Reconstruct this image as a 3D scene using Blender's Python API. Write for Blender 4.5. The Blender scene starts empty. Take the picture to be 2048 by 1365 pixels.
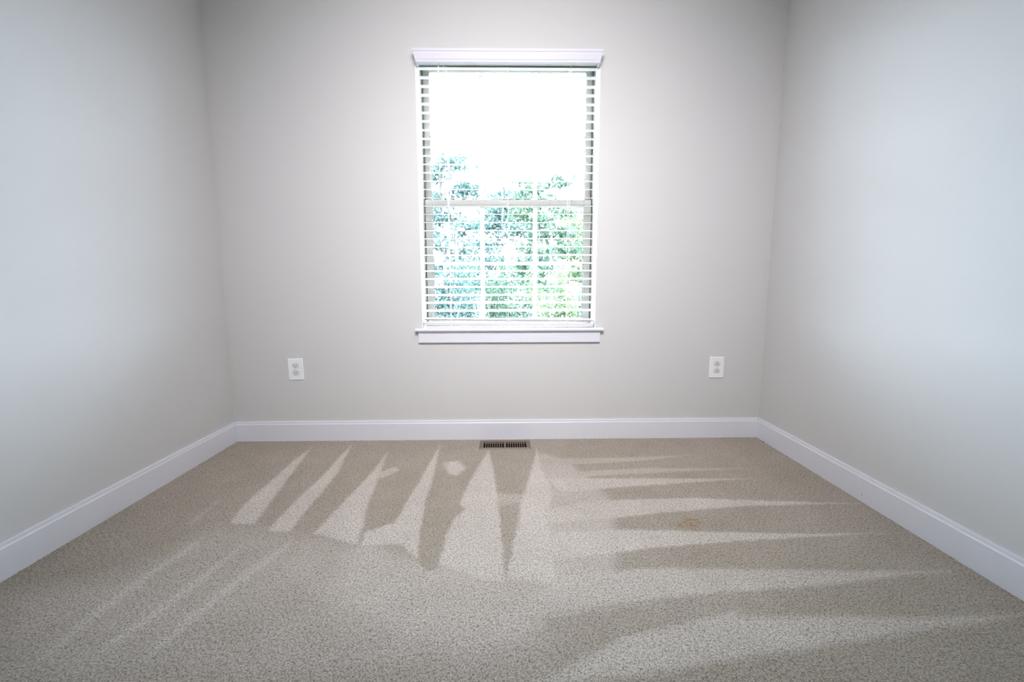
import bpy, bmesh, math, random
import numpy as np
from mathutils import Vector, Matrix
from mathutils.geometry import tessellate_polygon

SC = bpy.context.scene
COL = SC.collection
random.seed(7)
rng = np.random.default_rng(7)

# ------------------------------------------------------------------ camera
cd = bpy.data.cameras.new('camera')
cam = bpy.data.objects.new('camera', cd)
COL.objects.link(cam)
cd.sensor_width = 36.0
cd.lens = 15.807
cd.clip_start = 0.02
cd.clip_end = 300
cam.matrix_world = Matrix(((0.999864, 0.004802, -0.015807, 0.0),
                           (-0.016295, 0.129056, -0.991503, -2.4),
                           (-0.002721, 0.991626, 0.129116, 0.8576),
                           (0, 0, 0, 1)))
SC.camera = cam

# ------------------------------------------------------------------ light and exposure
SKY = 40
FILL = 20.5
world = bpy.data.worlds.new('overcast_sky')
SC.world = world
world.use_nodes = True
wn = world.node_tree.nodes
wl = world.node_tree.links
wn.clear()
wo = wn.new('ShaderNodeOutputWorld')
wb = wn.new('ShaderNodeBackground')
wb.inputs['Color'].default_value = (0.79, 0.93, 1.08, 1)
wb.inputs['Strength'].default_value = SKY
wl.new(wb.outputs[0], wo.inputs[0])

sd = bpy.data.lights.new('sun', 'SUN')
sd.energy = 16.0
sd.angle = math.radians(3)
sd.color = (1.0, 0.95, 0.86)
sun = bpy.data.objects.new('sun', sd)
COL.objects.link(sun)
sun.rotation_euler = (math.radians(42), 0, math.radians(-20))   # from behind the house, towards the trees

pd = bpy.data.lights.new('window_portal', 'AREA')
pd.shape = 'RECTANGLE'
pd.size = 1.05
pd.size_y = 1.5
pd.cycles.is_portal = True
portal = bpy.data.objects.new('window_portal', pd)
COL.objects.link(portal)
portal.location = (0.022, 0.26, 1.29)
portal.rotation_euler = (math.radians(-90), 0, 0)

fd = bpy.data.lights.new('fill_light', 'AREA')
fd.shape = 'RECTANGLE'
fd.size = 0.8
fd.size_y = 0.6
fd.energy = FILL
fd.color = (1.0, 0.965, 1.0)
fill = bpy.data.objects.new('fill_light', fd)
COL.objects.link(fill)
fill.location = (0.03, -1.9, 2.1)
fill.rotation_euler = (math.radians(58), 0, 0)   # unseen fill lamp added for bounced light, aimed at the window wall
fd.spread = math.radians(103)

SC.view_settings.view_transform = 'Standard'
SC.view_settings.look = 'None'
SC.view_settings.gamma = 1.0
SC.view_settings.use_curve_mapping = False
SC.view_settings.exposure = 0.0
SC.cycles.use_denoising = True
SC.cycles.use_adaptive_sampling = True
SC.cycles.adaptive_threshold = 0.05
SC.cycles.max_bounces = 9
SC.cycles.diffuse_bounces = 5
SC.cycles.transparent_max_bounces = 9
SC.cycles.sample_clamp_indirect = 12.0
SC.cycles.caustics_reflective = False
SC.cycles.caustics_refractive = False

# ------------------------------------------------------------------ materials
def s2l(c):
    return tuple(((v/255.0)/12.92 if v/255.0 <= 0.04045 else ((v/255.0+0.055)/1.055)**2.4) for v in c) + (1.0,)

def new_mat(name):
    m = bpy.data.materials.new(name)
    m.use_nodes = True
    n = m.node_tree.nodes
    return m, n, m.node_tree.links, n['Principled BSDF']

def paint(name, rgb, rough=0.5, bump=0.0, scale=60.0, metal=0.0, vary=0.03, dist=0.001, spec=0.5):
    m, n, l, b = new_mat(name)
    tc = n.new('ShaderNodeTexCoord')
    nz = n.new('ShaderNodeTexNoise')
    nz.inputs['Scale'].default_value = scale
    nz.inputs['Detail'].default_value = 4
    l.new(tc.outputs['Object'], nz.inputs['Vector'])
    mx = n.new('ShaderNodeMix')
    mx.data_type = 'RGBA'
    c = s2l(rgb)
    mx.inputs['A'].default_value = tuple(v*(1-vary) for v in c[:3]) + (1,)
    mx.inputs['B'].default_value = tuple(min(1, v*(1+vary)) for v in c[:3]) + (1,)
    l.new(nz.outputs['Fac'], mx.inputs['Factor'])
    l.new(mx.outputs['Result'], b.inputs['Base Color'])
    b.inputs['Roughness'].default_value = rough
    b.inputs['Metallic'].default_value = metal
    b.inputs['Specular IOR Level'].default_value = spec
    if bump:
        bp = n.new('ShaderNodeBump')
        bp.inputs['Strength'].default_value = bump
        bp.inputs['Distance'].default_value = dist
        l.new(nz.outputs['Fac'], bp.inputs['Height'])
        l.new(bp.outputs[0], b.inputs['Normal'])
    return m

M_WALL = paint('wall_paint', (214, 213, 212), 0.75, 0.12, 220, vary=0.008, spec=0.35)
M_CEIL = paint('ceiling_paint', (240, 240, 238), 0.9, 0.1, 150, vary=0.01)
M_TRIM = paint('trim_paint', (230, 231, 238), 0.35, 0.05, 40, vary=0.01)
M_JAMB = paint('jamb_paint', (240, 242, 242), 0.45, 0.03, 40, vary=0.01)
M_VINYL = paint('sash_vinyl', (140, 133, 125), 0.4, 0.0, 30, vary=0.01)
M_GAP = paint('gap_dark', (52, 52, 50), 0.7, 0.0, 30)  # dark of the seals and nail dent, also the shadow line beside the glass
M_BLIND = paint('blind_slat', (220, 218, 217), 0.4, 0.04, 35, vary=0.01)
M_VAL = paint('valance_paint', (221, 220, 229), 0.45, 0.03, 35, vary=0.01)
M_CORD = paint('blind_cord', (244, 244, 240), 0.8, 0.0, 400)
M_PLATE = paint('outlet_plastic', (246, 247, 248), 0.3, 0.0, 30, vary=0.005)
M_RECEP = paint('receptacle_plastic', (226, 229, 232), 0.35, 0.0, 30, vary=0.005)
M_SLOT = paint('slot_dark', (18, 18, 18), 0.8)
M_METAL = paint('register_enamel', (120, 106, 95), 0.5, 0.05, 90, vary=0.05, metal=0.1)
M_DUCT = paint('duct_dark', (30, 27, 25), 0.8)
M_SCREW = paint('screw_metal', (205, 205, 205), 0.3, metal=0.7)
M_SIDING = paint('outside_siding', (200, 198, 190), 0.7)
M_CRUMB = paint('dark_crumb', (40, 34, 28), 0.8)
M_BARK = paint('bark', (96, 92, 96), 0.9, 0.5, 30, vary=0.3, dist=0.01)

m, n, l, b = new_mat('window_glass')
n.remove(b)
out = n['Material Output']
tr = n.new('ShaderNodeBsdfTransparent')
tr.inputs[0].default_value = (0.95, 0.97, 0.97, 1)
gl = n.new('ShaderNodeBsdfGlossy')
gl.inputs['Roughness'].default_value = 0.02
lw = n.new('ShaderNodeLayerWeight')
lw.inputs['Blend'].default_value = 0.5
pw = n.new('ShaderNodeMath'); pw.operation = 'POWER'; pw.inputs[1].default_value = 5.0
l.new(lw.outputs['Facing'], pw.inputs[0])
fr = n.new('ShaderNodeMath'); fr.operation = 'MULTIPLY_ADD'; fr.inputs[1].default_value = 0.5; fr.inputs[2].default_value = 0.03
l.new(pw.outputs[0], fr.inputs[0])
ms = n.new('ShaderNodeMixShader')
l.new(fr.outputs[0], ms.inputs[0]); l.new(tr.outputs[0], ms.inputs[1]); l.new(gl.outputs[0], ms.inputs[2])
l.new(ms.outputs[0], out.inputs[0])
M_GLASS = m

def leaf_mat(name, a, c):
    m, n, l, b = new_mat(name)
    oi = n.new('ShaderNodeTexCoord')
    nz = n.new('ShaderNodeTexNoise')
    nz.inputs['Scale'].default_value = 1.6
    nz.inputs['Detail'].default_value = 3
    l.new(oi.outputs['Object'], nz.inputs['Vector'])
    cr = n.new('ShaderNodeValToRGB')
    cr.color_ramp.elements[0].position = 0.35
    cr.color_ramp.elements[1].position = 0.65
    cr.color_ramp.elements[0].color = a + (1,)
    cr.color_ramp.elements[1].color = c + (1,)
    l.new(nz.outputs['Fac'], cr.inputs[0])
    l.new(cr.outputs[0], b.inputs['Base Color'])
    b.inputs['Roughness'].default_value = 0.6
    tl = n.new('ShaderNodeBsdfTranslucent')
    l.new(cr.outputs[0], tl.inputs[0])
    ms = n.new('ShaderNodeMixShader')
    ms.inputs[0].default_value = 0.35
    l.new(b.outputs[0], ms.inputs[1]); l.new(tl.outputs[0], ms.inputs[2])
    l.new(ms.outputs[0], n['Material Output'].inputs[0])
    return m
M_LEAF = [leaf_mat('leaf_blue_green', (0.013, 0.036, 0.034), (0.036, 0.072, 0.060)),
          leaf_mat('leaf_mid_green', (0.021, 0.051, 0.033), (0.048, 0.090, 0.048)),
          leaf_mat('leaf_yellow_green', (0.036, 0.066, 0.030), (0.090, 0.120, 0.048))]
M_LAWN = leaf_mat('lawn', (0.040, 0.050, 0.038), (0.062, 0.074, 0.052))

# carpet: the attribute "nap" says which way the pile was brushed, "stain" where it is soiled
m, n, l, b = new_mat('carpet')
tc = n.new('ShaderNodeTexCoord')
def att(name):
    a = n.new('ShaderNodeAttribute'); a.attribute_name = name; return a.outputs['Fac']
def noise(scale, detail=3, rough=0.6):
    z = n.new('ShaderNodeTexNoise')
    z.inputs['Scale'].default_value = scale; z.inputs['Detail'].default_value = detail
    z.inputs['Roughness'].default_value = rough
    l.new(tc.outputs['Object'], z.inputs['Vector']); return z.outputs['Fac']
def ramp(src, stops):
    r = n.new('ShaderNodeValToRGB')
    e = r.color_ramp.elements
    while len(e) < len(stops): e.new(0.5)
    for q, (p, c) in zip(e, stops):
        q.position = p; q.color = c
    l.new(src, r.inputs[0]); return r.outputs[0]
def mix(bt, f, A, B):
    x = n.new('ShaderNodeMix'); x.data_type = 'RGBA'; x.blend_type = bt
    for s, v in (('Factor', f), ('A', A), ('B', B)):
        if isinstance(v, (int, float, tuple)): x.inputs[s].default_value = v
        else: l.new(v, x.inputs[s])
    return x.outputs['Result']
g = lambda v: (v, v, v, 1)
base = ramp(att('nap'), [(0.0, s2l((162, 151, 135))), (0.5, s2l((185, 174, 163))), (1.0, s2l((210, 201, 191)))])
base = mix('MULTIPLY', 1.0, base, ramp(noise(240, 2, 0.7), [(0.36, g(0.55)), (0.48, g(0.97)), (0.64, g(1.25))]))
base = mix('MULTIPLY', 1.0, base, ramp(noise(120, 2, 0.6), [(0.32, g(0.72)), (0.48, g(1.0)), (0.68, g(1.12))]))
base = mix('MULTIPLY', 1.0, base, ramp(noise(5, 3, 0.6), [(0.3, g(0.95)), (0.7, g(1.05))]))
st = n.new('ShaderNodeMath'); st.operation = 'MULTIPLY'
l.new(att('stain'), st.inputs[0])
l.new(ramp(noise(75, 3, 0.75), [(0.42, g(0.05)), (0.60, g(0.95))]), st.inputs[1])
base = mix('MIX', st.outputs[0], base, s2l((150, 124, 84)))
l.new(base, b.inputs['Base Color'])
b.inputs['Roughness'].default_value = 0.95
b.inputs['Specular IOR Level'].default_value = 0.1
b.inputs['Sheen Weight'].default_value = 0.15
bp = n.new('ShaderNodeBump'); bp.inputs['Strength'].default_value = 0.7; bp.inputs['Distance'].default_value = 0.003
l.new(noise(230, 3, 0.7), bp.inputs['Height']); l.new(bp.outputs[0], b.inputs['Normal'])
M_CARPET = m


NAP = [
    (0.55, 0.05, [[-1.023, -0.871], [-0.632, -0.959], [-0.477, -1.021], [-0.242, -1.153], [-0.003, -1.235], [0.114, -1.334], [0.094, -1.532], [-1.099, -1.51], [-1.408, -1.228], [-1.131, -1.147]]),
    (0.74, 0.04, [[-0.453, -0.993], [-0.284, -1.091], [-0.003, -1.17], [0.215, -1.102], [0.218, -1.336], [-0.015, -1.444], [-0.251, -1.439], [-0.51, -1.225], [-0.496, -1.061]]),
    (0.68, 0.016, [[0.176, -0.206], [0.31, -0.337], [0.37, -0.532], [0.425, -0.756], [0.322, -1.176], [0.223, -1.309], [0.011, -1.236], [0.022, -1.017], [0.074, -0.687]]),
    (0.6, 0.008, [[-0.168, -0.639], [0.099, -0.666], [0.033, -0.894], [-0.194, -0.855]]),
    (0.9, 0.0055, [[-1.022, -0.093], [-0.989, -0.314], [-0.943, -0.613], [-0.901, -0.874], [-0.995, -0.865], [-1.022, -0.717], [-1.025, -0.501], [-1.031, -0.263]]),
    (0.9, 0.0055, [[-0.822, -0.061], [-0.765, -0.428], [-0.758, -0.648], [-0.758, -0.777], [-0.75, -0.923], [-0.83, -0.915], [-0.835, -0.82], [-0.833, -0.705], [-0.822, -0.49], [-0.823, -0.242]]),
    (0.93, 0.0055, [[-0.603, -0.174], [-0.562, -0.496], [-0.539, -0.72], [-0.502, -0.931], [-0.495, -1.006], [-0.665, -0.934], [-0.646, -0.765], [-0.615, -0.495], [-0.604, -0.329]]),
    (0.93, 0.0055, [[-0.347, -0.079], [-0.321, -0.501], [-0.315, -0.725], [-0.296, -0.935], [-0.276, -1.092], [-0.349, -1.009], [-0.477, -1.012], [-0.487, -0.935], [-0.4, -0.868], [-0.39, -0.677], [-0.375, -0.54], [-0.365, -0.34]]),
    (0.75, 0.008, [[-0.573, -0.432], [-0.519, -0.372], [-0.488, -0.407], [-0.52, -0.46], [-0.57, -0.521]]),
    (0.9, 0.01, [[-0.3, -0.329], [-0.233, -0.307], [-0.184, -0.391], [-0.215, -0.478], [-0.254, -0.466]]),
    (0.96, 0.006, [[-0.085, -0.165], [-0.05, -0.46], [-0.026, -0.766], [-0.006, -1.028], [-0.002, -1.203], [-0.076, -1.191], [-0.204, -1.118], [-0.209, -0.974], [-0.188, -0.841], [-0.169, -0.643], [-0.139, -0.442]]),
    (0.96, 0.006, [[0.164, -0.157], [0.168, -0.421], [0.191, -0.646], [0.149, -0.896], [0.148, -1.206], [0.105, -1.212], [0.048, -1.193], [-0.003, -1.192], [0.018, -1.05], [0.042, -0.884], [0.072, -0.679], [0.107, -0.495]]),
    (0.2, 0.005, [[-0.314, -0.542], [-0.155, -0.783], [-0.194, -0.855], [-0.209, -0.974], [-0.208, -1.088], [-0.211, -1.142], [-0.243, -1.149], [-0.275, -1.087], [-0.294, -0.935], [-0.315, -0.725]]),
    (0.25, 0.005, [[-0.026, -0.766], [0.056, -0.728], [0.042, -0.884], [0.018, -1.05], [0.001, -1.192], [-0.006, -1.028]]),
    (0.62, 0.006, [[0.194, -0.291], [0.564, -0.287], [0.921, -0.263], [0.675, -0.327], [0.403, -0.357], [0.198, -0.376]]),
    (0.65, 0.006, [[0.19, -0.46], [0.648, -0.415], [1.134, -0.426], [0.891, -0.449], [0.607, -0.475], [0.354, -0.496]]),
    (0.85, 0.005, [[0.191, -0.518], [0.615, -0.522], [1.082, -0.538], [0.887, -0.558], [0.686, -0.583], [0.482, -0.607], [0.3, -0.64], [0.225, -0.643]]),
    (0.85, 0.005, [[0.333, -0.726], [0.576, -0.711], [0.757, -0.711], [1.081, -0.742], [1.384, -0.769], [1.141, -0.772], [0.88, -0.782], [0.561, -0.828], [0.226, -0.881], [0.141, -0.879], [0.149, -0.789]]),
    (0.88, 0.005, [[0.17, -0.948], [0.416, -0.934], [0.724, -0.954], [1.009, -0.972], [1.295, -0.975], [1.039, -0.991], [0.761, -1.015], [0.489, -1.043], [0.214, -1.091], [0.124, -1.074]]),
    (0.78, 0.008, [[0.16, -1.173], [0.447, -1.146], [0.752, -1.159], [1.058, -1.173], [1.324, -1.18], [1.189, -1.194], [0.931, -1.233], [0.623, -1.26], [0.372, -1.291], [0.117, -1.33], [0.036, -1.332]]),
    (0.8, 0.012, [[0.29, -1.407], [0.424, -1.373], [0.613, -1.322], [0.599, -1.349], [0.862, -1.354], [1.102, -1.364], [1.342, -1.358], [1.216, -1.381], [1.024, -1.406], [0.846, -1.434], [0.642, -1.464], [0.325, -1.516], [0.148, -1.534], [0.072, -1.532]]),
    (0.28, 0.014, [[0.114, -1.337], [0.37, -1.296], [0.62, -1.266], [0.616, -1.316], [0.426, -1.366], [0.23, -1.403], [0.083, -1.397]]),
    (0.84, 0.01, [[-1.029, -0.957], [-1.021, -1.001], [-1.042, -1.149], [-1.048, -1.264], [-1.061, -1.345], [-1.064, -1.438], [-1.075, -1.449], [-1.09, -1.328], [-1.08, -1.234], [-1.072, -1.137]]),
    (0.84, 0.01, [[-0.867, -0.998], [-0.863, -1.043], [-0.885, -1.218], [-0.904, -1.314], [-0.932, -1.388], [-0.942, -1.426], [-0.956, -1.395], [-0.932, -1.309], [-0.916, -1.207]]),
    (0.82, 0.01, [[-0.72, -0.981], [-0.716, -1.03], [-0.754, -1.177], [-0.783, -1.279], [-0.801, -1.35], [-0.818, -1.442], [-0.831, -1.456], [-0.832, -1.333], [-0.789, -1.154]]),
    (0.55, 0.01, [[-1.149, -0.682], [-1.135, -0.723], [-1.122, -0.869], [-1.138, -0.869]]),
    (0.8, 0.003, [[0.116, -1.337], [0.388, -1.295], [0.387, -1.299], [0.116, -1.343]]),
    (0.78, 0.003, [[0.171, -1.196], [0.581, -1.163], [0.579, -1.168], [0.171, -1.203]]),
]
STAIN = [[0.6102, -0.8958], [0.6419, -0.8794], [0.6684, -0.859], [0.6947, -0.8666], [0.7133, -0.8912], [0.6832, -0.9271], [0.6515, -0.9521], [0.6393, -0.9262], [0.6105, -0.9321], [0.6026, -0.9156]]
# ------------------------------------------------------------------ mesh helpers
def link(name, me, mat, parent=None, loc=None, rot=None, smooth=False):
    o = bpy.data.objects.new(name, me)
    COL.objects.link(o)
    if mat is not None and not me.materials:
        me.materials.append(mat)
    if parent is not None:
        o.parent = parent
    if loc is not None:
        o.location = loc
    if rot is not None:
        o.rotation_euler = rot
    if smooth:
        me.polygons.foreach_set('use_smooth', [True]*len(me.polygons))
    return o

def mesh(bm, name):
    bmesh.ops.recalc_face_normals(bm, faces=bm.faces)
    me = bpy.data.meshes.new(name)
    bm.to_mesh(me); bm.free()
    return me

def add_box(bm, x0, x1, y0, y1, z0, z1):
    r = bmesh.ops.create_cube(bm, size=1.0, matrix=Matrix.Translation(((x0+x1)/2, (y0+y1)/2, (z0+z1)/2)) @ Matrix.Diagonal((x1-x0, y1-y0, z1-z0, 1)))
    return r['verts']

def box(name, x0, x1, y0, y1, z0, z1, mat, parent=None, bevel=0.0, seg=2):
    bm = bmesh.new()
    add_box(bm, x0, x1, y0, y1, z0, z1)
    if bevel:
        bmesh.ops.bevel(bm, geom=bm.edges[:], offset=bevel, segments=seg, affect='EDGES', profile=0.5)
    return link(name, mesh(bm, name), mat, parent)

def prism(name, prof, axis, a, b_, mat, parent=None, mitre=0.0):
    """profile of (u, v) pairs pushed along x ('x': u=y, v=z) or y ('y': u=x, v=z)"""
    bm = bmesh.new()
    def P(t, u, v): return (t, u, v) if axis == 'x' else (u, t, v)
    A = [bm.verts.new(P(a, u, v)) for u, v in prof]
    B = [bm.verts.new(P(b_, u, v)) for u, v in prof]
    k = len(prof)
    for i in range(k):
        bm.faces.new((A[i], A[(i+1) % k], B[(i+1) % k], B[i]))
    bm.faces.new(A); bm.faces.new(B[::-1])
    return link(name, mesh(bm, name), mat, parent)

def tube(name, pts, r, mat, parent=None, seg=8):
    bm = bmesh.new()
    rings = []
    for i, p in enumerate(pts):
        p = Vector(p)
        d = (Vector(pts[min(i+1, len(pts)-1)]) - Vector(pts[max(i-1, 0)])).normalized()
        s = d.orthogonal().normalized(); t = d.cross(s)
        rr = r[i] if isinstance(r, (list, tuple)) else r
        rings.append([bm.verts.new(p + rr*(math.cos(q)*s + math.sin(q)*t)) for q in (2*math.pi*k/seg for k in range(seg))])
    for A, B in zip(rings, rings[1:]):
        # match the nearest start so that the tube does not twist
        off = min(range(seg), key=lambda o: (A[0].co - B[o].co).length)
        for k in range(seg):
            bm.faces.new((A[k], A[(k+1) % seg], B[(k+1+off) % seg], B[(k+off) % seg]))
        B[:] = B[off:] + B[:off]
    bm.faces.new(rings[0]); bm.faces.new(rings[-1])
    me = mesh(bm, name)
    return link(name, me, mat, parent, smooth=True)

def empty(name, loc=(0, 0, 0)):
    o = bpy.data.objects.new(name, None)
    o.empty_display_size = 0.1
    COL.objects.link(o); o.location = loc
    return o

def thing(o, label, cat, group=None):
    o['label'] = label; o['category'] = cat
    if group: o['group'] = group
    return o

def struct(o):
    o['kind'] = 'structure'
    return o

XL, XR, YF, ZC = -1.475, 1.4095, -4.6, 2.44
WX0, WX1, WZ0, WZ1 = -0.441, 0.486, 0.600, 1.985      # the window opening
WT = 0.16                                              # wall thickness

# ------------------------------------------------------------------ room shell
def wall_with_hole(name, x0, x1, z0, z1, hx0, hx1, hz0, hz1, y0, y1, mat):
    bm = bmesh.new()
    out_ = [(x0, z0), (x1, z0), (x1, z1), (x0, z1)]
    inn = [(hx0, hz0), (hx1, hz0), (hx1, hz1), (hx0, hz1)]
    V = {}
    for y in (y0, y1):
        V[y] = [bm.verts.new((x, y, z)) for x, z in out_] + [bm.verts.new((x, y, z)) for x, z in inn]
    for i in range(4):
        j = (i+1) % 4
        for y in (y0, y1):
            bm.faces.new((V[y][i], V[y][j], V[y][4+j], V[y][4+i]))
        bm.faces.new((V[y0][i], V[y0][j], V[y1][j], V[y1][i]))
        bm.faces.new((V[y0][4+i], V[y0][4+j], V[y1][4+j], V[y1][4+i]))
    return link(name, mesh(bm, name), mat)

struct(wall_with_hole('wall_back', XL-0.12, XR+0.12, -0.25, ZC+0.15, WX0, WX1, WZ0, WZ1, 0.0, WT, M_WALL))
struct(box('wall_left', XL-0.12, XL, YF, 0.0, -0.25, ZC+0.15, M_WALL))
struct(box('wall_right', XR, XR+0.12, YF, 0.0, -0.25, ZC+0.15, M_WALL))
struct(box('wall_front', XL-0.12, XR+0.12, YF-0.12, YF, -0.25, ZC+0.15, M_WALL))
struct(box('ceiling', XL, XR, YF, 0.0, ZC, ZC+0.12, M_CEIL))

# ------------------------------------------------------------------ carpeted floor: fine grid carrying the brushed pile
DUCT = (-0.122, 0.118, -0.156, -0.066)
STEP = 0.006
xs = np.concatenate([np.arange(XL, XR, STEP), [XR]])
ys = np.concatenate([np.arange(YF, -1.72, 0.09), np.arange(-1.72, -1e-4, STEP), [0.0]])
for arr, vals in ((xs, DUCT[:2]), (ys, DUCT[2:])):
    for v in vals:
        arr[np.argmin(np.abs(arr - v))] = v
nx, ny = len(xs), len(ys)
GX, GY = np.meshgrid(xs, ys)
PX, PY = GX.ravel(), GY.ravel()

def smooth_noise(scale, seed):
    r = np.random.default_rng(seed)
    gw, gh = int(4/scale)+4, int(5.2/scale)+4
    t = r.random((gh, gw))
    u = (PX+1.6)/scale; v = (PY+4.7)/scale
    i, j = u.astype(int), v.astype(int)
    fu, fv = u-i, v-j
    fu = fu*fu*(3-2*fu); fv = fv*fv*(3-2*fv)
    return (t[j, i]*(1-fu)*(1-fv) + t[j, i+1]*fu*(1-fv) + t[j+1, i]*(1-fu)*fv + t[j+1, i+1]*fu*fv)

def poly_mask(P, soft):
    P = np.array(P, float)
    near = (PX > P[:, 0].min()-3*soft) & (PX < P[:, 0].max()+3*soft) & (PY > P[:, 1].min()-3*soft) & (PY < P[:, 1].max()+3*soft)
    idx = np.nonzero(near)[0]
    x, y = WXP[idx], WYP[idx]
    d = np.full(len(idx), 1e9)
    inside = np.zeros(len(idx), bool)
    for (x0, y0), (x1, y1) in zip(P, np.roll(P, -1, 0)):
        ex, ey = x1-x0, y1-y0
        t = np.clip(((x-x0)*ex + (y-y0)*ey)/max(ex*ex+ey*ey, 1e-12), 0, 1)
        d = np.minimum(d, np.hypot(x-x0-t*ex, y-y0-t*ey))
        with np.errstate(divide='ignore', invalid='ignore'):
            inside ^= ((y0 > y) != (y1 > y)) & (x < (x1-x0)*(y-y0)/(y1-y0+1e-15)+x0)
    s = np.where(inside, d, -d)
    m_ = np.zeros(len(PX)); m_[idx] = np.clip(0.5 + s/(2*soft), 0, 1)
    return m_*m_*(3-2*m_)
# edges wander a little, as brushed pile does
WXP = PX + (smooth_noise(0.03, 1)-0.5)*0.005 + (smooth_noise(0.011, 4)-0.5)*0.006
WYP = PY + (smooth_noise(0.03, 2)-0.5)*0.005 + (smooth_noise(0.011, 5)-0.5)*0.006
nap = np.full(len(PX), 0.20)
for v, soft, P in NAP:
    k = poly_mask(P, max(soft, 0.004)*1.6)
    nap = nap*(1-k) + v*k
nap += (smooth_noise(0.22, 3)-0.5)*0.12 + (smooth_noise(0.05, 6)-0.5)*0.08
stain = poly_mask(STAIN, 0.012)
height = (rng.random(len(PX))-0.5)*0.0022
height[(PX < XL+0.004) | (PX > XR-0.004) | (PY > -0.004)] = 0

fm = bpy.data.meshes.new('floor')
ii, jj = np.meshgrid(np.arange(nx-1), np.arange(ny-1))
cx = (xs[ii]+xs[ii+1])/2; cy = (ys[jj]+ys[jj+1])/2
keep = ~((cx > DUCT[0]) & (cx < DUCT[1]) & (cy > DUCT[2]) & (cy < DUCT[3]))
a = (jj*nx+ii)[keep]
quads = np.stack([a, a+1, a+nx+1, a+nx], 1).astype(np.int32)
co = np.stack([PX, PY, height], 1).astype(np.float32)
fm.vertices.add(len(co)); fm.vertices.foreach_set('co', co.ravel())
fm.loops.add(quads.size); fm.loops.foreach_set('vertex_index', quads.ravel())
fm.polygons.add(len(quads)); fm.polygons.foreach_set('loop_start', np.arange(0, quads.size, 4, dtype=np.int32))
fm.update(calc_edges=True)
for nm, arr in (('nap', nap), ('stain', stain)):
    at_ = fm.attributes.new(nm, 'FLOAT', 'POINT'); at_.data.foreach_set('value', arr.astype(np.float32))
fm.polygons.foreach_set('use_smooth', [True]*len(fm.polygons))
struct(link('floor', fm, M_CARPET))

# ------------------------------------------------------------------ baseboards (eased top edge)
BH, BT = 0.109, 0.013
def bb_prof(s, w):     # s = sign away from the wall, w = wall coordinate
    return [(w, -0.01), (w+s*BT, -0.01), (w+s*BT, BH-0.016), (w+s*(BT-0.003), BH-0.012), (w+s*(BT-0.004), BH-0.002), (w+s*(BT-0.006), BH), (w, BH)]
struct(prism('baseboard_back', bb_prof(-1, 0.0), 'x', XL+BT, XR-BT, M_TRIM))
struct(prism('baseboard_left', bb_prof(1, XL), 'y', YF, 0.0, M_TRIM))
bbr = struct(prism('baseboard_right', bb_prof(-1, XR), 'y', YF, 0.0, M_TRIM))
bm = bmesh.new()
bmesh.ops.create_cone(bm, cap_ends=True, segments=10, radius1=0.0018, radius2=0.0014, depth=0.001,
                      matrix=Matrix.Translation((XR-BT-0.0004, -0.754, 0.030)) @ Matrix.Rotation(math.pi/2, 4, 'Y'))
nh = link('nail_hole', mesh(bm, 'nail_hole'), M_GAP, bbr); nh['label'] = 'small dark nail dent low on the white baseboard'

# ------------------------------------------------------------------ window
win = struct(empty('window_1', (0, 0, 0)))
T = 0.008
box('jamb_liner', WX0, WX0+0.004, 0.0, 0.10, 0.617, WZ1, M_JAMB, win)
box('jamb_liner', WX1-0.004, WX1, 0.0, 0.10, 0.617, WZ1, M_JAMB, win)
box('head_liner', WX0+0.004, WX1-0.004, 0.0, 0.10, WZ1-0.004, WZ1, M_JAMB, win)
# vinyl main frame
FY0, FY1 = 0.100, 0.158
fx0, fx1 = WX0+0.013, WX1-0.013
fz0, fz1 = 0.600, 1.979
box('frame_jamb', WX0, fx0-0.003, FY0, FY1, fz0, WZ1, M_VINYL, win)
box('frame_jamb', fx1+0.003, WX1, FY0, FY1, fz0, WZ1, M_VINYL, win)
box('frame_head', fx0-0.003, fx1+0.003, FY0, FY1, fz1, WZ1, M_VINYL, win)
box('frame_sill', fx0-0.003, fx1+0.003, FY0, FY1, fz0, 0.622, M_VINYL, win)
for x in (fx0-0.003, fx1):
    box('weather_strip', x, x+0.003, FY0+0.006, FY1, 0.622, fz1, M_GAP, win)

def sash(name, x0, x1, z0, z1, y0, y1, stile, top, bot, lock):
    s = box(name, x0, x0+stile, y0, y1, z0, z1, M_VINYL, win, 0.0015)
    box('stile', x1-stile, x1, y0, y1, z0, z1, M_VINYL, s, 0.0015)
    box('top_rail', x0+stile, x1-stile, y0+0.001, y1, z1-top, z1, M_VINYL, s, 0.0015)
    box('bottom_rail', x0+stile, x1-stile, y0+0.001, y1, z0, z0+bot, M_VINYL, s, 0.0015)
    gx0, gx1, gz0, gz1 = x0+stile, x1-stile, z0+bot, z1-top
    ym = (y0+y1)/2
    mw = 0.011
    cxs = [-0.1208, 0.1683]
    mz = (gz0+gz1)/2
    ex = [gx0, cxs[0]-mw, cxs[0]+mw, cxs[1]-mw, cxs[1]+mw, gx1]
    for c in cxs:
        box('muntin', c-mw, c+mw, ym-0.006, ym+0.006, gz0, gz1, M_BLIND, s, 0.002)
    for k in range(3):
        box('muntin', ex[2*k], ex[2*k+1], ym-0.005, ym+0.005, mz-0.009, mz+0.009, M_BLIND, s, 0.002)
        for za, zb in ((gz0, mz-0.009), (mz+0.009, gz1)):
            p = box('glass_pane', ex[2*k], ex[2*k+1], ym-0.002, ym+0.002, za, zb, M_GLASS, s)
    # dark strips along the glass sides: the bead's shadow line put in as colour
    for xa in (gx0, gx1-0.0025):
        box('bead_shadow_line', xa, xa+0.0025, y0+0.004, y0+0.010, gz0, gz1, M_GAP, s)
    return s
lo = sash('lower_sash', fx0+0.001, fx1-0.001, 0.622, 1.3012, 0.108, 0.130, 0.0385, 0.038, 0.037, True)
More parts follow.
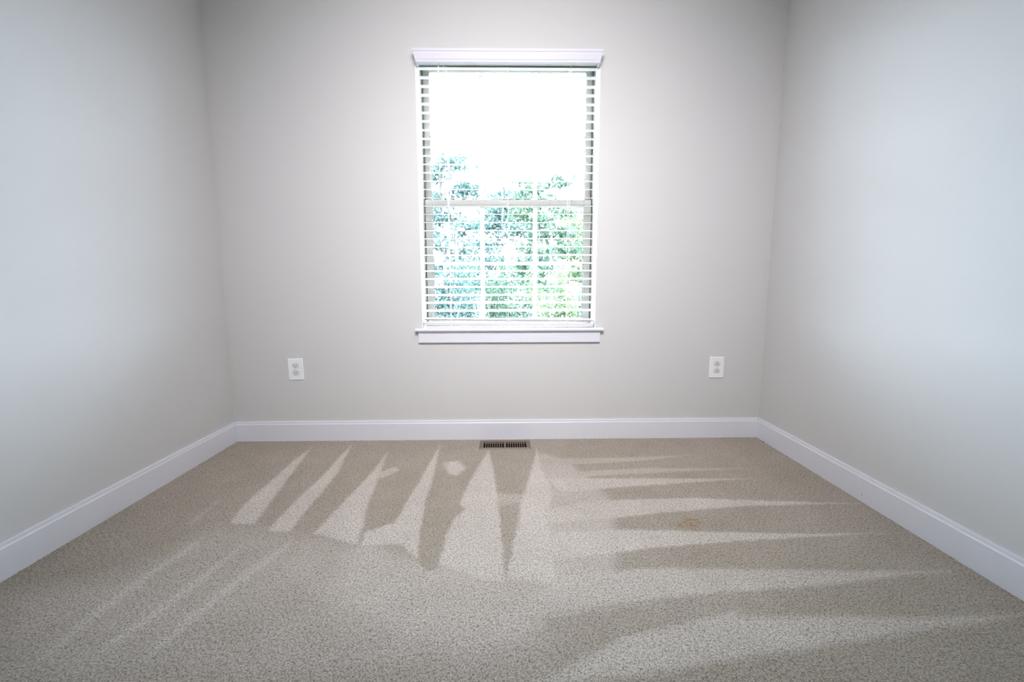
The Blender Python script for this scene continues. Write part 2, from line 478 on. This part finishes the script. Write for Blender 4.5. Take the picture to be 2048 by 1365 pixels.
up = sash('upper_sash', fx0+0.001, fx1-0.001, 1.27, fz1, 0.133, 0.155, 0.032, 0.018, 0.030, False)
# latch on the meeting rail
bm = bmesh.new()
add_box(bm, -0.012, 0.052, 0.112, 0.128, 1.3012, 1.307)
bmesh.ops.create_cone(bm, cap_ends=True, segments=16, radius1=0.011, radius2=0.008, depth=0.010, matrix=Matrix.Translation((0.02, 0.120, 1.311)))
link('sash_lock', mesh(bm, 'sash_lock'), M_VINYL, lo)

# stool with horns and rounded nose, apron below
prof = [(-0.004, 0.600), (-0.026, 0.600), (-0.032, 0.6025), (-0.0345, 0.6085), (-0.032, 0.6145), (-0.026, 0.617), (-0.004, 0.617)]
st_ = prism('window_stool', prof, 'x', -0.4735, 0.5255, M_TRIM, win)
box('stool_ledge', WX0, WX1, -0.004, 0.10, 0.600, 0.617, M_TRIM, win)
ap = prism('apron', [(0.0, 0.538), (-0.013, 0.538), (-0.016, 0.541), (-0.016, 0.600), (0.0, 0.600)], 'x', -0.459, 0.5095, M_TRIM, win)

# ------------------------------------------------------------------ wooden blind
blind = thing(empty('window_blind', (0.0225, 0.0, 1.94)), 'white horizontal slat blind hanging open in the window, bottom slats stacked on its rail', 'blind')
def bl(o):
    o.location = Vector(o.location) - Vector((0.0225, 0.0, 1.94))
    o.parent = blind
    return o
BX0, BX1 = WX0+0.009, WX1-0.009
# crown valance: one ring profile with mitred returns, flaring out towards the top
def crown():
    prof = [(0.000, 1.925), (0.003, 1.927), (0.003, 1.934), (0.006, 1.940), (0.012, 1.962), (0.013, 1.969), (0.016, 1.9715), (0.016, 1.983), (0.004, 1.983), (0.0, 1.975)]
    x0, x1, yf = -0.4265, 0.4715, -0.043
    bm = bmesh.new(); cols = []
    # path: back of the left return, left corner, right corner, back of the right return
    for o_, z in prof:
        cols.append([bm.verts.new((x0-o_, -0.0005, z)), bm.verts.new((x0-o_, yf-o_, z)), bm.verts.new((x1+o_, yf-o_, z)), bm.verts.new((x1+o_, -0.0005, z))])
    inner = []
    for z in (1.925, 1.975):
        inner.append([bm.verts.new((x0+0.006, -0.0005, z)), bm.verts.new((x0+0.006, yf+0.006, z)), bm.verts.new((x1-0.006, yf+0.006, z)), bm.verts.new((x1-0.006, -0.0005, z))])
    loop = cols + [inner[1], inner[0]]
    k = len(loop)
    for i in range(k):
        A, B = loop[i], loop[(i+1) % k]
        for s in range(3):
            bm.faces.new((A[s], A[s+1], B[s+1], B[s]))
    for s in (0, 3):
        bm.faces.new([c[s] for c in loop])
    return link('valance', mesh(bm, 'valance'), M_VAL)
bl(crown())
bl(box('headrail', BX0+0.004, BX1-0.004, -0.030, 0.052, 1.9315, 1.966, M_BLIND, None, 0.002))
for x0, x1 in ((WX0+0.004, BX0+0.004), (BX1-0.004, WX1-0.004)):
    bl(box('end_bracket', x0, x1, -0.030, 0.054, 1.932, 1.9705, M_BLIND, None, 0.001))

SLAT_W, SLAT_T, TILT = 0.0500, 0.0030, math.radians(8.5)
def slat_mesh():
    bm = bmesh.new()
    h, w, r = SLAT_T/2, SLAT_W/2, 0.0012
    prof = [(-w, -h+r), (-w+r, -h), (w-r, -h), (w, -h+r), (w, h-r), (w-r, h), (0, h+0.0004), (-w+r, h), (-w, h-r)]
    hx = (BX1-BX0)/2
    A = [bm.verts.new((-hx, u, v)) for u, v in prof]; B = [bm.verts.new((hx, u, v)) for u, v in prof]
    k = len(prof)
    for i in range(k): bm.faces.new((A[i], A[(i+1) % k], B[(i+1) % k], B[i]))
    bm.faces.new(A); bm.faces.new(B[::-1])
    return mesh(bm, 'slat')
sm = slat_mesh()
XC = (BX0+BX1)/2
YC = 0.030
for i in range(30):
    z = 0.704 + i*0.04207
    j = random.uniform(-0.0008, 0.0008)
    bl(link('slat', sm, M_BLIND, None, (XC + random.uniform(-0.001, 0.001), YC, z + SLAT_W/2*math.sin(TILT) + j),
            (TILT + random.uniform(-0.012, 0.012), random.uniform(-0.0012, 0.0012), 0)))
RT = math.atan2(0.0085, 0.863)      # the rail hangs lower on the right
for dz in (0.0268, 0.0215):
    bl(link('slat', sm, M_BLIND, None, (XC, YC+0.001, 0.6345+dz), (math.radians(3), RT, 0)))
bm = bmesh.new()
add_box(bm, BX0-XC, BX1-XC, -0.026, 0.026, -0.0082, 0.0082)
bmesh.ops.bevel(bm, geom=bm.edges[:], offset=0.003, segments=3, affect='EDGES', profile=0.5)
bl(link('bottom_rail', mesh(bm, 'bottom_rail'), M_BLIND, None, (XC, YC, 0.6345), (0, RT, 0)))

bm = bmesh.new(); add_box(bm, -0.0006, 0.0006, -0.0262, 0.0262, -0.0006, 0.0006); rung = mesh(bm, 'ladder_rung')
for cx_ in (-0.2914, 0.0200, 0.3353):
    zr = 0.6345 - (cx_-XC)*math.tan(RT)
    for y in (YC-0.0265, YC+0.0265):
        bl(tube('ladder_cord', [(cx_, y, 1.938), (cx_, y, zr+0.004)], 0.0011, M_CORD, None, 6))
    for i in range(30):
        bl(link('ladder_rung', rung, M_CORD, None, (cx_, YC, 0.704 + i*0.04207 + SLAT_W/2*math.sin(TILT) - 0.0023), (TILT, 0, 0)))
    if cx_ != 0.02:
        bl(tube('lift_cord', [(cx_+0.005, YC-0.0285, 1.938), (cx_+0.005, YC-0.0285, zr+0.01)], 0.0009, M_CORD, None, 6))
    # knotted cord tails and plug at the rail
    bl(tube('cord_knot', [(cx_-0.010, YC-0.029, zr+0.026), (cx_-0.002, YC-0.031, zr+0.021), (cx_+0.008, YC-0.030, zr+0.025), (cx_+0.011, YC-0.030, zr+0.014), (cx_+0.002, YC-0.031, zr+0.012), (cx_-0.004, YC-0.030, zr+0.019)], 0.0014, M_CORD, None, 6))
    bm = bmesh.new()
    bmesh.ops.create_uvsphere(bm, u_segments=12, v_segments=8, radius=0.006, matrix=Matrix.Translation((cx_+0.002, YC-0.020, zr-0.0085)) @ Matrix.Diagonal((1, 1, 0.55, 1)))
    bl(link('rail_plug', mesh(bm, 'rail_plug'), M_BLIND, None, smooth=True))
bl(tube('tilt_wand', [(-0.322, -0.020, 1.930), (-0.3225, -0.016, 1.918), (-0.324, -0.0145, 1.895), (-0.329, -0.0145, 1.300)], [0.0018, 0.0022, 0.0042, 0.0042], M_CORD, None, 6))
bl(tube('lift_cord', [(-0.296, -0.016, 1.938), (-0.297, -0.0145, 1.60), (-0.2975, -0.0145, 1.33)], 0.0012, M_CORD, None, 6))
bm = bmesh.new()
bmesh.ops.create_cone(bm, cap_ends=True, segments=12, radius1=0.006, radius2=0.003, depth=0.024, matrix=Matrix.Translation((-0.2975, -0.0145, 1.318)))
bl(link('cord_tassel', mesh(bm, 'cord_tassel'), M_BLIND, None, smooth=True))

# ------------------------------------------------------------------ wall outlets
def rounded(w, h, r, k=5):
    pts = []
    for cx_, cy_, a0 in ((w/2-r, h/2-r, 0), (-w/2+r, h/2-r, 90), (-w/2+r, -h/2+r, 180), (w/2-r, -h/2+r, 270)):
        for q in range(k):
            a_ = math.radians(a0 + 90*q/(k-1)); pts.append((cx_+r*math.cos(a_), cy_+r*math.sin(a_)))
    return pts
def recept_outline(s):      # a circle flattened at top and bottom
    R_, F = 0.0172*s, 0.0128*s
    a0 = math.asin(F/R_)
    pts = [(R_*math.cos(t), R_*math.sin(t)) for t in np.linspace(-a0, a0, 10)]
    pts += [(-x, y) for x, y in pts[::-1]]
    return pts
def plate_mesh():
    outer = rounded(0.080, 0.117, 0.005)
    front = rounded(0.074, 0.111, 0.004)
    holes = [[(x, y+dy) for x, y in recept_outline(1.06)] for dy in (0.0195, -0.0195)]
    bm = bmesh.new()
    D = -0.0055
    polys = [[Vector((x, y, 0)) for x, y in front]] + [[Vector((x, y, 0)) for x, y in h[::-1]] for h in holes]
    flat = [p for q in polys for p in q]
    vs = [bm.verts.new((p.x, D, p.y)) for p in flat]
    for t in tessellate_polygon(polys):
        bm.faces.new([vs[i] for i in t])
    F = vs[:len(front)]
    mid = [bm.verts.new((x, D+0.0022, y)) for x, y in outer]
    back = [bm.verts.new((x, 0, y)) for x, y in outer]
    for A, B in ((F, mid), (mid, back)):
        for i in range(len(A)):
            j = (i+1) % len(A); bm.faces.new((A[i], A[j], B[j], B[i]))
    k0 = len(front)
    for h in holes:
        k = len(h); H = vs[k0:k0+k]; k0 += k
        Bk = [bm.verts.new((v.co.x, -0.0005, v.co.z)) for v in H]
        for i in range(k):
            j = (i+1) % k; bm.faces.new((H[i], H[j], Bk[j], Bk[i]))
        bm.faces.new(Bk)
    return mesh(bm, 'cover_plate')
def extrude(outline, y0, y1, name):
    bm = bmesh.new()
    A = [bm.verts.new((x, y0, z)) for x, z in outline]; B = [bm.verts.new((x, y1, z)) for x, z in outline]
    k = len(A)
    for i in range(k): bm.faces.new((A[i], A[(i+1) % k], B[(i+1) % k], B[i]))
    bm.faces.new(A); bm.faces.new(B[::-1])
    return mesh(bm, name)
pm = plate_mesh()
rm = extrude(recept_outline(1.0), -0.0002, -0.0062, 'receptacle')
slot_l = extrude(rounded(0.0026, 0.0085, 0.0006, 3), -0.0060, -0.0064, 'slot')
slot_s = extrude(rounded(0.0024, 0.0070, 0.0006, 3), -0.0060, -0.0064, 'slot')
gh_out = [(0.0027*math.cos(t), max(-0.0019, 0.0027*math.sin(t))) for t in np.linspace(0, 2*math.pi, 14, endpoint=False)]
ghm = extrude(gh_out, -0.0060, -0.0065, 'ground_hole')
scm = extrude([(0.0028*math.cos(t), 0.0028*math.sin(t)) for t in np.linspace(0, 2*math.pi, 16, endpoint=False)], -0.0050, -0.0064, 'screw')
def outlet(x, z, flip, tilt, label):
    r = empty('wall_outlet', (x, 0, z))
    r.rotation_euler = (0, (math.pi if flip else 0) + tilt, 0)
    link('cover_plate', pm, M_PLATE, r)
    link('screw', scm, M_SCREW, r)
    for dz in (0.0195, -0.0195):
        q = link('receptacle', rm, M_RECEP, r, (0, 0, dz))
        link('slot', slot_l, M_SLOT, q, (-0.0060, 0, 0.0035))
        link('slot', slot_s, M_SLOT, q, (0.0060, 0, 0.0035))
        link('ground_hole', ghm, M_SLOT, q, (0, 0, -0.0068))
    return thing(r, label, 'outlet')
outlet(-1.1255, 0.3973, False, math.radians(-1.5), 'white duplex wall outlet left of the window, ground holes at the bottom')
outlet(1.1558, 0.3949, True, math.radians(0.5), 'white duplex wall outlet right of the window, ground holes at the top')

# ------------------------------------------------------------------ floor register
reg = thing(empty('floor_vent', (-0.002, -0.101, 0.0)), 'brown metal floor vent set in the carpet below the window', 'vent')
def rg(o): o.location = Vector(o.location) - Vector(reg.location); o.parent = reg; return o
def vent_frame():
    ox0, ox1, oy0, oy1 = -0.137, 0.133, -0.1615, -0.0415
    sx0, sx1, sy0, sy1 = -0.1155, 0.1105, -0.152, -0.071
    gx0, gx1 = -0.0075, 0.0030
    bm = bmesh.new()
    zt, zb = 0.0065, 0.0005
    outer = [Vector((ox0+0.004, oy0+0.004, 0)), Vector((ox1-0.004, oy0+0.004, 0)), Vector((ox1-0.004, oy1-0.004, 0)), Vector((ox0+0.004, oy1-0.004, 0))]
    holes = [[Vector((a_, sy0, 0)), Vector((a_, sy1, 0)), Vector((b_, sy1, 0)), Vector((b_, sy0, 0))] for a_, b_ in ((sx0, gx0), (gx1, sx1))]
    polys = [outer] + holes
    flat = [p for q in polys for p in q]
    vs = [bm.verts.new((p.x, p.y, zt)) for p in flat]
    for t in tessellate_polygon(polys): bm.faces.new([vs[i] for i in t])
    low = [bm.verts.new((x, y, zb)) for x, y in ((ox0, oy0), (ox1, oy0), (ox1, oy1), (ox0, oy1))]
    for i in range(4):
        j = (i+1) % 4; bm.faces.new((vs[i], vs[j], low[j], low[i]))
    for h in range(2):
        H = vs[4+4*h:8+4*h]; B = [bm.verts.new((v.co.x, v.co.y, -0.004)) for v in H]
        for i in range(4):
            j = (i+1) % 4; bm.faces.new((H[i], H[j], B[j], B[i]))
    return link('frame', mesh(bm, 'frame'), M_METAL), (sx0, sx1, sy0, sy1, gx0, gx1)
fr_, (sx0, sx1, sy0, sy1, gx0, gx1) = vent_frame()
rg(fr_)
bm = bmesh.new()
add_box(bm, -0.0006, 0.0006, 0.0005, sy1-sy0-0.0005, -0.030, -0.008)
bmesh.ops.rotate(bm, verts=bm.verts[:], cent=(0, 0, 0), matrix=Matrix.Rotation(math.radians(12), 3, 'Y'))
lm = mesh(bm, 'louver')
bar = bmesh.new(); add_box(bar, -0.0019, 0.0019, 0.0002, sy1-sy0-0.0002, -0.0014, 0.0); barm = mesh(bar, 'bar')
for a_, b_ in ((sx0, gx0), (gx1, sx1)):
    pitch = (b_-a_)/9
    for k in range(1, 9):
        rg(link('louver', barm, M_METAL, None, (a_+pitch*k, sy0, 0.0063)))
        rg(link('damper_vane', lm, M_DUCT, None, (a_+pitch*k+0.001, sy0, 0.0035)))
# sheet-metal boot below the floor
bm = bmesh.new()
x0, x1, y0, y1 = DUCT
V = [bm.verts.new(p) for p in ((x0, y0, -0.001), (x1, y0, -0.001), (x1, y1, -0.001), (x0, y1, -0.001), (x0, y0, -0.12), (x1, y0, -0.12), (x1, y1, -0.12), (x0, y1, -0.12))]
for i in range(4):
    j = (i+1) % 4; bm.faces.new((V[i], V[j], V[4+j], V[4+i]))
bm.faces.new(V[4:])
rg(link('duct_boot', mesh(bm, 'duct_boot'), M_DUCT))

bm = bmesh.new()
bmesh.ops.create_icosphere(bm, subdivisions=2, radius=0.0032)
for v in bm.verts: v.co *= random.uniform(0.7, 1.2)
o = link('carpet_crumb', mesh(bm, 'carpet_crumb'), M_CRUMB, None, (XR-BT-0.006, -0.088, 0.002))
thing(o, 'tiny dark crumb on the carpet against the right baseboard near the corner', 'crumb')

# ------------------------------------------------------------------ outside: lawn, shrubs, trees
GZ = -1.0
bm = bmesh.new()
N = 40
gv = {}
for i in range(N+1):
    for j in range(N+1):
        x = -60+120*i/N; y = 0.6+80*(j/N)**1.6
        gv[i, j] = bm.verts.new((x, y, GZ + (0 if j < 4 else 0.25*math.sin(x*0.11+j*0.3)+0.02*y)))
for i in range(N):
    for j in range(N):
        bm.faces.new((gv[i, j], gv[i+1, j], gv[i+1, j+1], gv[i, j+1]))
lawn = link('lawn', mesh(bm, 'lawn'), M_LAWN, smooth=True)
lawn['kind'] = 'structure'; 
def ground(x, y): return GZ + 0.02*y

def leaves(name, clumps, n_, size, mat, parent, r_):
    """n_ pointed leaves scattered through ellipsoid clumps (x, y, z, rx, ry, rz)"""
    c = np.array(clumps)
    wgt = c[:, 3]*c[:, 4]*c[:, 5]; wgt = wgt/wgt.sum()
    pick = r_.choice(len(c), n_, p=wgt)
    d = r_.normal(size=(n_, 3)); d /= np.linalg.norm(d, axis=1)[:, None]
    rad = r_.random(n_)**0.5
    P = c[pick, :3] + d*rad[:, None]*c[pick, 3:]
    A = r_.normal(size=(n_, 3)); A /= np.linalg.norm(A, axis=1)[:, None]
    B = np.cross(A, r_.normal(size=(n_, 3))); B /= np.linalg.norm(B, axis=1)[:, None]
    s = (size*(0.6+0.8*r_.random(n_)))[:, None]
    Nn = np.cross(A, B)*s*0.12
    v = np.stack([P-A*s, P+B*s*0.45+Nn, P+A*s, P-B*s*0.45+Nn], 1).reshape(-1, 3)
    me = bpy.data.meshes.new(name)
    me.vertices.add(len(v)); me.vertices.foreach_set('co', v.astype(np.float32).ravel())
    me.loops.add(4*n_); me.loops.foreach_set('vertex_index', np.arange(4*n_, dtype=np.int32))
    me.polygons.add(n_); me.polygons.foreach_set('loop_start', np.arange(0, 4*n_, 4, dtype=np.int32))
    me.update(calc_edges=True)
    o = link(name, me, mat, parent)
    o['kind'] = 'stuff'
    return o

def tree(x, y, h, r, n_, kind, label, seed, lean=0.0, leafless=0.35, tw=0.11, size=0.05, ntrunk=1):
    r_ = np.random.default_rng(seed); rr = random.Random(seed)
    g0 = ground(x, y)
    root = empty('tree', (x, y, g0))
    clumps = []
    for t_ in range(ntrunk):
        ox = t_*0.35
        pts = [(ox+lean*k/6*h*0.15 + rr.uniform(-.05, .05)*k*0.4, rr.uniform(-.04, .04)*k, h*0.9*k/6 - (0.15 if k == 0 else 0)) for k in range(7)]
        tube('trunk', pts, [tw*(1-0.12*k) for k in range(7)], M_BARK, root, 9)
        for q in range(11):
            t0 = leafless + (0.95-leafless)*q/11
            k = t0*6; i = int(k); f = k-i
            p = [pts[i][c]*(1-f)+pts[min(i+1, 6)][c]*f for c in range(3)]
            a_ = rr.uniform(0, 6.28); L = r*rr.uniform(0.55, 1.0)*(1.15-0.5*t0)
            e = (p[0]+L*math.cos(a_), p[1]+L*math.sin(a_), p[2]+L*rr.uniform(0.1, 0.6))
            m_ = ((p[0]+e[0])/2, (p[1]+e[1])/2, (p[2]+e[2])/2+0.08*L)
            tube('branch', [p, m_, e], [tw*0.32, tw*0.2, tw*0.08], M_BARK, root, 5)
            for w_ in (m_, e):
                s = r*rr.uniform(0.22, 0.42)
                clumps.append((w_[0], w_[1], w_[2], s*1.3, s*1.2, s*0.6))
    leaves('foliage', clumps, n_, size, M_LEAF[kind], root, r_)
    return thing(root, label, 'tree')

def shrub(x, y, h, r, n_, kind, label, seed, size=0.035):
    r_ = np.random.default_rng(seed); rr = random.Random(seed)
    root = empty('shrub', (x, y, ground(x, y)))
    clumps = []
    for q in range(9):
        a_ = rr.uniform(0, 6.28); e = (r*0.6*math.cos(a_), r*0.5*math.sin(a_), h*rr.uniform(0.35, 0.85))
        tube('stem', [(0.05*math.cos(a_), 0.05*math.sin(a_), -0.1), (e[0]*0.4, e[1]*0.4, e[2]*0.5), e], [0.03, 0.02, 0.008], M_BARK, root, 5)
        clumps.append((e[0], e[1], e[2], r*rr.uniform(0.35, 0.5), r*0.4, h*rr.uniform(0.15, 0.25)))
    clumps.append((0, 0, h*0.35, r*0.8, r*0.6, h*0.33))
    leaves('foliage', clumps, n_, size, M_LEAF[kind], root, r_)
    return thing(root, label, 'shrub')
TREES = [  # x, y, height, crown radius, leaves, kind, leafless share, trunk radius, trunks, label
    (-1.65, 10.8, 6.0, 1.10, 2600, 0, 0.26, 0.085, 2, 'blue-green tree with twin trunks behind the left third of the lower sash'),
    (0.95, 11.6, 5.6, 0.95, 3600, 1, 0.26, 0.075, 2, 'green tree with paired slim trunks right of the middle of the window'),
    (2.9, 13.6, 5.0, 1.30, 2600, 2, 0.30, 0.06, 1, 'pale yellow-green tree with one slim trunk behind the right third of the window'),
    (-0.15, 16.4, 6.0, 2.1, 7000, 0, 0.18, 0.10, 1, 'darker blue-green tree far back behind the middle of the window'),
    (-4.6, 15.0, 6.6, 1.9, 4000, 0, 0.22, 0.10, 1, 'blue-green tree glimpsed at the far left of the glass'),
    (-5.6, 9.5, 7.0, 1.9, 6000, 1, 0.08, 0.12, 1, 'dense mid green tree added left of the window view to shade the right wall'),  # out of view, added to hold sky light off the right wall
    (5.2, 18.0, 5.2, 2.0, 4000, 2, 0.22, 0.08, 1, 'low yellow-green tree glimpsed at the far right of the glass'),
]
for i, (x, y, h, r, n_, k, lf, tw, nt, lab) in enumerate(TREES):
    tree(x, y, h, r, n_, k, lab, 20+i, size=0.085, leafless=lf, tw=tw, ntrunk=nt, lean=0.2*(1 if i % 2 else -1))
SHRUBS = [
    (-1.15, 7.0, 2.35, 0.85, 7000, 0, 'dense blue-green shrub outside the lower left of the window'),
    (0.15, 8.8, 2.15, 0.85, 7000, 1, 'dark green rounded shrub outside the bottom middle of the window'),
    (0.98, 7.0, 2.05, 0.62, 5000, 2, 'yellow-green loose shrub outside the lower right of the window'),
    (2.35, 8.6, 1.95, 0.80, 5000, 1, 'mid green shrub at the right end of the row outside'),
    (-3.0, 8.6, 2.20, 0.95, 6000, 1, 'mid green shrub at the left end of the row outside'),
]
for i, (x, y, h, r, n_, k, lab) in enumerate(SHRUBS):
    shrub(x, y, h, r, n_, k, lab, 60+i)
